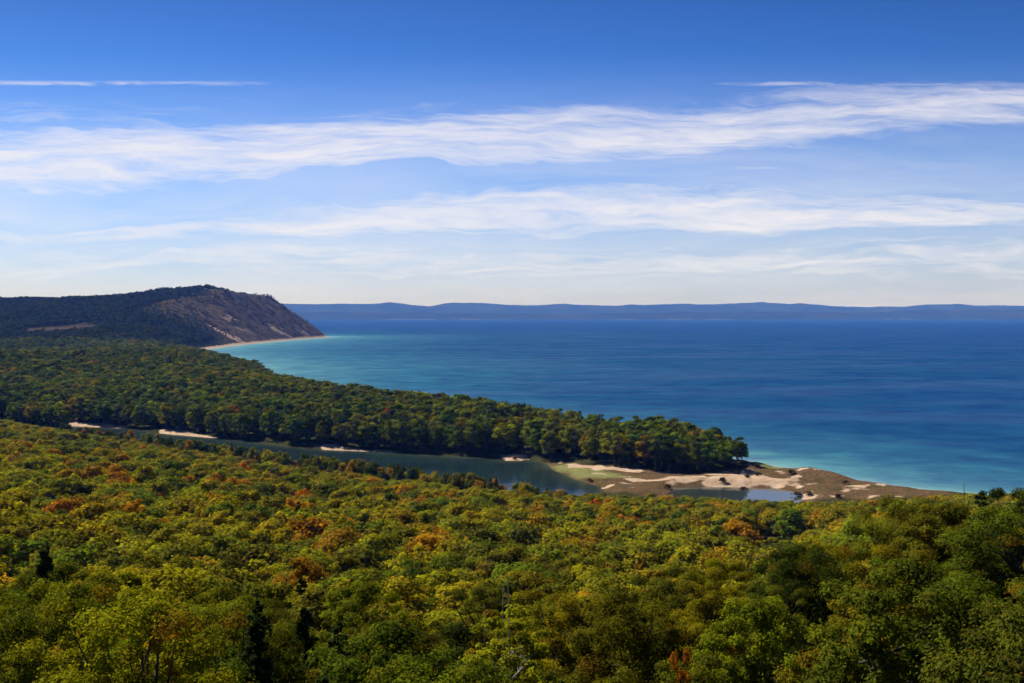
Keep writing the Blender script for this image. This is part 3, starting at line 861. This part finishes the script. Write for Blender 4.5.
# conifers and grey bare trees along the lagoon's near bank
n_c = 0
BM = [wood_mesh('bare_tree', bare(700 + i, 11, 22, .28, 3), GREYWOOD) for i in range(3)]
BK = list(zip(*BANK))
lag = []
for k in range(150):
    p = random.uniform(90, 560) if k < 60 else random.uniform(280, 552); bk = float(np.interp(p, BK[0], BK[1])); Yd = bk - random.uniform(-3, 34)
    lag.append((p, Yd))
lag.sort()
LAGMARK = [(0, 'near the lagoon\'s far end'), (190, 'opposite the bright lagoon beach'), (250, 'between two beaches'), (315, 'opposite the third beach'), (362, 'opposite the third beach\'s tail'), (405, 'opposite the shaded bank'), (470, 'opposite the islet'), (525, 'opposite the grassy point')]
cnt = {}
plan = []
for j, (p, Yd) in enumerate(lag):
    kind = 'bare' if random.random() < 0.26 else 'conifer'
    mk = [t for a, t in LAGMARK if p >= a][-1]
    plan.append((p, Yd, kind, mk)); cnt.setdefault((kind, mk), []).append(j)
for j, (p, Yd, kind, mk) in enumerate(plan):
    x, y = at_dist(p, Yd); z = float(height(np.array([x]), np.array([y]))[0])
    if z < 0.3: continue
    c = cnt[(kind, mk)].index(j)
    if kind == 'conifer':
        top = float(np.interp(p, EX, EY)) - random.choice([random.uniform(-12, 0), random.uniform(-3, 7)])
        sc = min(max((CZ - (top - HY) / F * Yd - z) / 12, .45), 1.6)
        tree('conifer_tree', conf_m[random.randrange(3)], x, y, z, max(sc, 1.0) * random.uniform(1, 1.4), sc, random.choice([(.09, .095, .026), (.07, .085, .026), (.11, .098, .028)]), f"{ORD[c]} from left among narrow conifers on the near bank {mk}", 'conifer', 'narrow conifers on the near bank of the lagoon')
    else:
        o = link('bare_tree', BM[random.randrange(3)], loc=(x, y, z)); o.rotation_euler = (0, 0, rot_z()); o.scale = [random.uniform(.85, 1.2)] * 3
        tag(o, f"{ORD[c]} from left among leafless trees on the near bank {mk}", 'bare tree', 'leafless trees on the near bank of the lagoon')
# young conifers at the foot of the bar, behind the sand
xs_ = sorted(random.uniform(614, 712) for _ in range(24))
for j, p in enumerate(xs_):
    py = float(np.interp(p, [600, 640, 700, 745], [470.5, 474.5, 477.6, 475])) + random.uniform(-.8, .8)
    x, y = lake_pt(p, py); z = float(height(np.array([x]), np.array([y]))[0])
    if z < 0.3: continue
    sc = random.uniform(.35, .8)
    tree('young_conifer', conf_m[random.randrange(3)], x, y, z, sc * 1.25, sc, (0.036, 0.055, 0.026),
         f"{ORD[j % 12]} from left among young conifers in the {'left' if j < 12 else 'right'} half of the sand bar row", 'conifer', 'young conifers behind the sand bar')
# shrubs on the dune and round the pool
SH = [broadleaf(800 + i, 3.2, 2.3, 22, 900, .24, .02, 1.2, .05) for i in range(3)]
sh_m = [(wood_mesh('trunk', w, BARK), crown_mesh('crown', c)) for w, c in SH]
SHRUBS = [(668, 489, 'dark shrub at the left end of the pool'), (744, 491, 'dark shrub standing in the middle of the pool edge'),
          (797, 497, 'round dark shrub on the pale sand below the dune'),
          (809, 496, 'second dark shrub on the pale sand beside the round one'), (845, 484, 'brown shrub on the dune top near the lake'),
          (792, 474, 'dark shrub on the dune crest by the beach'), (838, 498, 'green shrub under the dune beside the slope trees'), (758, 476, 'tiny brown shrub on the sand in front of the bar tip'), (747, 478, 'tiny shrub on bright sand left of the bar tip'),
          (590, 482, 'pale shrub on the grassy point'), (722, 482, 'tiny shrub on the sand right of the sand bar'), (515, 459.5, 'small leafy shrub on the tiny lagoon islet')]
for px_, py, lab in SHRUBS:
    x, y = ray_hit(px_, py, 400, 1000); z = float(height(np.array([x]), np.array([y]))[0])
    sc = random.uniform(.7, 1.3)
    tree('shrub', sh_m[random.randrange(3)], x, y, z - .1, sc, sc * .8, random.choice([(0.03, 0.035, .012), (.05, .04, .018), (.04, .05, .016)]), lab, 'shrub')
# white birches in the middle of the nearest trees
def birch(px_, top, Yd, seed, lab, n=14):
    x, y, z, h = stand(px_, top, Yd)
    r = bpy.data.objects.new('birch_tree', None); COL.objects.link(r); r.location = (x, y, z)
    tag(r, lab, 'birch')
    link('trunk', wood_mesh('trunk', bare(seed, h, n, .12, 5, .02, .4), BIRCH), r)
    w, c = broadleaf(seed + 50, h * .98, h * .11, 60, 7500, .075, .35, .6, .1)
    cr = link('crown', crown_mesh('crown', c), r); cr['tint'] = list(TINTS['yellow green'])


birch(520, 577, 35, 901, 'white birch with thin leaves, tallest of the bare white stems', 16)
birch(496, 590, 37, 912, 'slimmer white birch stem left of the tallest one', 7)
birch(487, 600, 39, 907, 'faint grey birch stem left of the two white ones', 10)
# tops standing against the lake at the slope's right-hand end
x, y, z, h = stand(981, 488, 150)
tree('pine_tree', (wood_mesh('trunk', tube([(0, 0, 0), (0.1, 0, 9), (0, 0, 17.5)], [.16, .12, .03]), BARK), crown_mesh('crown', broadleaf(951, 18, 1.5, 26, 2600, .17, .55, 1.0, 0)[1])), x, y, z, 1, h / 18, (.02, .035, .012), 'slim pine whose small round top stands alone against the lake', 'pine')
x, y, z, h = stand(964, 480, 150)
o = link('dead_snag', wood_mesh('dead_snag', bare(955, h, 5, .05, 0), GREYWOOD), loc=(x, y, z)); tag(o, 'thin bare snag poking above the canopy against the lake', 'dead tree')
for j, (p_, t_, Y_, lab) in enumerate(((1017, 480, 72, 'dark tall crown rising highest against the lake at the slope\'s end'), (906, 486, 90, 'bushy crown rising above the dune end, first to meet the lake'))):
    x, y, z, h = stand(p_, t_, Y_)
    tree('broadleaf_tree', near_m[1 + j], x, y, z, h / NEAR_H[1 + j] * .75, h / NEAR_H[1 + j], TINTS['dark green'] if j == 0 else TINTS['olive green'], lab, 'tree')
# coloured boughs of the closest trees, added as small separate leafy plants
SP = [broadleaf(850 + i, 4.5, 1.3, 16, 1200, .1, .2, 1.0, 0) for i in range(2)]
sp_m = [(wood_mesh('trunk', w, BARK), crown_mesh('crown', c)) for w, c in SP]
for px_, top, Yd, t, lab in ((681, 640, 36, 'orange', 'bright orange sapling glowing between the closest green crowns'), (546, 655, 34, 'yellow green', 'bright yellow sapling below the white birches'),
                             (148, 612, 38, 'golden', 'golden orange spray of leaves among the closest maples')):
    x, y, z, h = stand(px_, top, Yd)
    tree('bough', sp_m[random.randrange(2)], x, y, z + max(h - 4.5, 0), .34 if t == 'orange' else .6, min(h, 4.5) / 4.5, [c * 1.2 for c in TINTS[t]], lab, 'bough')

# ------------------------------------------------------------------ the white house in the valley below the headland
WHITE = plain_material('white_paint', (0.78, 0.78, 0.76)); ROOF = plain_material('roof_shingle', (0.42, 0.42, 0.43)); GLASS = plain_material('window_glass', (0.03, 0.04, 0.05), .15)


def box(x0, x1, y0, y1, z0, z1):
    V = np.array([(x, y, z) for z in (z0, z1) for x, y in ((x0, y0), (x1, y0), (x1, y1), (x0, y1))])
    return V, np.array([(3, 2, 1, 0), (4, 5, 6, 7), (0, 1, 5, 4), (1, 2, 6, 5), (2, 3, 7, 6), (3, 0, 4, 7)])


hx, hy = ray_hit(128, 332.5, 2300)
hz = float(height(np.array([hx]), np.array([hy]))[0])
R_ = bpy.data.objects.new('house', None); COL.objects.link(R_); R_.location = (hx, hy, hz); R_.rotation_euler = (0, 0, .25)
tag(R_, 'small white house with grey roof in the wooded valley below the headland', 'house')
link('wall', mesh_from('wall', *[(v, [f]) for v, f in [join([box(-5.5, 5.5, -3.5, 3.5, -1.5, 6)])]][0], [WHITE]), R_)
Vr = np.array([(-6, -4, 5.8), (6, -4, 5.8), (6, 4, 5.8), (-6, 4, 5.8), (-6, 0, 9), (6, 0, 9)])
link('roof', mesh_from('roof', Vr, [np.array([(0, 1, 5, 4), (2, 3, 4, 5), (3, 2, 1, 0)]), np.array([(1, 2, 5), (3, 0, 4)])], [ROOF]), R_)
for wx in (-3.6, -1.2, 1.2, 3.6):
    v, f = box(wx - .5, wx + .5, -3.56, -3.4, 3.2, 4.8); link('window', mesh_from('window', v, [f], [GLASS]), R_)

# ------------------------------------------------------------------ haze
HZ = bpy.data.materials.new('haze'); HZ.use_nodes = True; nt = HZ.node_tree; nt.nodes.clear()
pv = nt.nodes.new('ShaderNodeVolumePrincipled'); pv.inputs['Color'].default_value = (0.10, 0.28, 1.0, 1); pv.inputs['Absorption Color'].default_value = (1, 1, 1, 1); pv.inputs['Density'].default_value = 3.2e-5; pv.inputs['Anisotropy'].default_value = 0.0
mo = nt.nodes.new('ShaderNodeOutputMaterial'); nt.links.new(pv.outputs[0], mo.inputs['Volume'])
v, f = box(-26000, 26000, -400, 34000, -6, 380)
tag(link('haze', mesh_from('haze', v, [f], [HZ])), kind='stuff')

# ------------------------------------------------------------------ sky, sun, camera
SUN_AZ, SUN_EL = math.radians(-48), math.radians(43)                # bearing from +Y towards +X, height
W = bpy.data.worlds.new('World'); SC.world = W; W.use_nodes = True
nt = W.node_tree; nt.nodes.clear(); b = NB(nt)
sk = b.n('ShaderNodeTexSky', sky_type='NISHITA'); sk.sun_disc = False
sk.sun_elevation = SUN_EL; sk.sun_rotation = SUN_AZ; sk.altitude = 200; sk.air_density = 1.0; sk.dust_density = 0.35; sk.ozone_density = 3.0
dirn = b.n('ShaderNodeTexCoord').outputs['Generated']
sx = b.n('ShaderNodeSeparateXYZ'); nt.links.new(dirn, sx.inputs[0])
dx, dy, dz = sx.outputs
hor = b.m('MAXIMUM', b.m('SQRT', b.m('ADD', b.m('MULTIPLY', dx, dx), b.m('MULTIPLY', dy, dy))), 0.02)
ahead = b.m('MAXIMUM', dy, b.m('MULTIPLY', hor, .5))
u = b.m('DIVIDE', b.m('DIVIDE', dx, ahead), 0.4452)                 # -1 .. 1 across the southern sky
v = b.m('MULTIPLY', b.m('DIVIDE', dz, ahead), 11.5)                 # height in the southern sky
# domain warp, then long fibres
wv = b.noise(b.comb(b.m('MULTIPLY', u, 1.6), b.m('MULTIPLY', v, 1.2), 3.1), 1.5, 4, .55)
v2 = b.m('ADD', v, b.m('MULTIPLY', b.m('SUBTRACT', wv, .5), .5))
fib = b.noise(b.comb(b.m('MULTIPLY', u, 2.2), b.m('ADD', b.m('MULTIPLY', v2, 5.2), b.m('MULTIPLY', u, -.8)), .7), 1.6, 8, .62, .35)
fib2 = b.noise(b.comb(b.m('MULTIPLY', u, 5.0), b.m('ADD', b.m('MULTIPLY', v2, 9.0), b.m('MULTIPLY', u, 2.2)), 5.0), 1.6, 7, .62, .6)
fine = b.m('ADD', b.m('MULTIPLY', fib, .62), b.m('MULTIPLY', fib2, .38))


def band(c, up, lo, amp):                                           # centre line c(u), soft upper and harder lower edge
    d = b.m('SUBTRACT', v2, c)
    a = b.ss(b.m('MULTIPLY', lo, -1.0) if not isinstance(lo, float) else -lo, 0.0, d)
    e = b.m('SUBTRACT', 1.0, b.ss(0.0, up, d))
    return b.m('MULTIPLY', b.m('MULTIPLY', a, e), amp)


cA = b.m('ADD', b.lin(-1, 1, 1.42, 1.95, u), b.m('MULTIPLY', b.ss(.2, 1.0, u), .12))
A = band(cA, b.lin(-1, 1, .85, .5, u), b.lin(-1, 1, .5, .4, u), b.lin(-1, 1, 1.18, .95, u))
cB = b.m('ADD', .84, b.m('MULTIPLY', b.ss(-.8, -.1, u), .12))
upB = b.m('ADD', .2, b.m('MULTIPLY', b.ss(-.75, .1, u), b.lin(.2, 1, .46, .3, u)))
B = band(cB, upB, .32, b.lin(-1, -.3, .85, 1.12, u))
C = band(.5, .6, .5, .86)
D2 = band(1.45, .3, .3, b.m('MULTIPLY', b.ss(-.1, .5, u), .55))
E2 = band(1.98, .5, .5, b.m('MULTIPLY', b.m('SUBTRACT', 1.0, b.ss(-.2, .5, u)), .42))
dens = b.m('MAXIMUM', b.m('MAXIMUM', b.m('MAXIMUM', A, B), b.m('MAXIMUM', C, D2)), E2)
patch = b.noise(b.comb(b.m('MULTIPLY', u, 1.8), b.m('MULTIPLY', v2, 2.6), 9.0), 1.3, 4, .55)
raw = b.m('ADD', b.m('MULTIPLY', dens, 1.12), b.m('ADD', b.m('MULTIPLY', b.m('SUBTRACT', fine, .5), 2.7), b.m('MULTIPLY', b.m('SUBTRACT', patch, .5), .75)))
cl = b.m('MULTIPLY', b.ss(.0, 1.75, raw), b.ss(.0, .7, dens))
# two vapour trails
def trail(vc, tilt, th, u0, u1, amp):
    d = b.m('ABSOLUTE', b.m('SUBTRACT', b.m('ADD', v, b.m('MULTIPLY', b.m('SUBTRACT', wv, .5), .04)), b.m('ADD', vc, b.m('MULTIPLY', u, tilt))))
    t = b.m('SUBTRACT', 1.0, b.ss(0.0, th, d))
    ends = b.m('MULTIPLY', b.ss(u0[0], u0[1], u), b.m('SUBTRACT', 1.0, b.ss(u1[0], u1[1], u)))
    return b.m('MULTIPLY', b.m('MULTIPLY', t, ends), b.m('MULTIPLY', b.lin(.42, .6, .15, 1.2, fib2), amp))


cl = b.m('MAXIMUM', cl, trail(2.3, -.01, .042, (-2.0, -1.6), (-.8, -.3), .42))
cl = b.m('MAXIMUM', cl, trail(2.3, .0, .035, (.3, .55), (.7, 1.1), .4))
cl = b.m('MULTIPLY', cl, .92)
cl = b.m('MAXIMUM', cl, b.m('MULTIPLY', b.ss(2.7, .8, v), b.lin(.3, .7, .2, .56, b.m('ADD', b.m('MULTIPLY', patch, .6), b.m('MULTIPLY', fine, .4)))))   # a thin veil under the bands
# a polarised, saturated rendering of the sky: each channel's share of the strongest one is raised to a power
tinted = b.mix(1.0, sk.outputs[0], (0.78, 0.965, 1.17), 'MULTIPLY')
sp_ = b.n('ShaderNodeSeparateColor'); nt.links.new(tinted, sp_.inputs[0])
mxc = b.m('MAXIMUM', b.m('MAXIMUM', sp_.outputs[0], sp_.outputs[1]), b.m('MAXIMUM', sp_.outputs[2], .001))
ch = [b.m('MULTIPLY', b.m('POWER', b.m('DIVIDE', sp_.outputs[i], mxc), 1.85), mxc) for i in range(3)]
deep = b.m('MULTIPLY', b.lin(.6, 3.2, 1.2, .7, v), b.lin(3.2, 9.0, 1.0, .5, v))                                     # sky graded darker upward; above the view it is dimmed to cut fill light
low = b.ss(1.9, .1, v)
skyc = b.mix(low, b.comb(*[b.m('MULTIPLY', c_, deep) for c_ in ch]), b.mix(1.0, b.comb(*ch), (.95, .735, .96), 'MULTIPLY'))
full = b.mix(cl, skyc, (9.4, 8.95, 9.1))
bg = b.n('ShaderNodeBackground'); nt.links.new(full, bg.inputs[0]); bg.inputs[1].default_value = 0.0635
wo = b.n('ShaderNodeOutputWorld'); nt.links.new(bg.outputs[0], wo.inputs[0])

sl = bpy.data.lights.new('sun', 'SUN'); sl.energy = 5.0; sl.angle = math.radians(.53); sl.color = (1, .94, .85)
so_ = bpy.data.objects.new('sun', sl); COL.objects.link(so_)
from mathutils import Vector
sd_ = Vector((math.sin(SUN_AZ) * math.cos(SUN_EL), math.cos(SUN_AZ) * math.cos(SUN_EL), math.sin(SUN_EL)))
so_.rotation_euler = sd_.to_track_quat('Z', 'Y').to_euler(); so_.location = (0, 0, 400)

cam = bpy.data.cameras.new('camera'); cam.sensor_width = 36; cam.lens = F / 1024 * 36; cam.shift_y = -(341.5 - HY) / 1024
cam.clip_start = 0.5; cam.clip_end = 80000
co = bpy.data.objects.new('camera', cam); COL.objects.link(co); co.location = (0, 0, CZ); co.rotation_euler = (math.pi / 2, 0, 0)
SC.camera = co
vs = SC.view_settings; vs.view_transform = 'Standard'; vs.look = 'None'; vs.gamma = 1; vs.use_curve_mapping = False; vs.exposure = 0.65
SC.render.engine = 'CYCLES'
cy = SC.cycles; cy.use_denoising = True; cy.max_bounces = 6; cy.diffuse_bounces = 2; cy.glossy_bounces = 2; cy.transmission_bounces = 3; cy.volume_bounces = 0
cy.transparent_max_bounces = 4
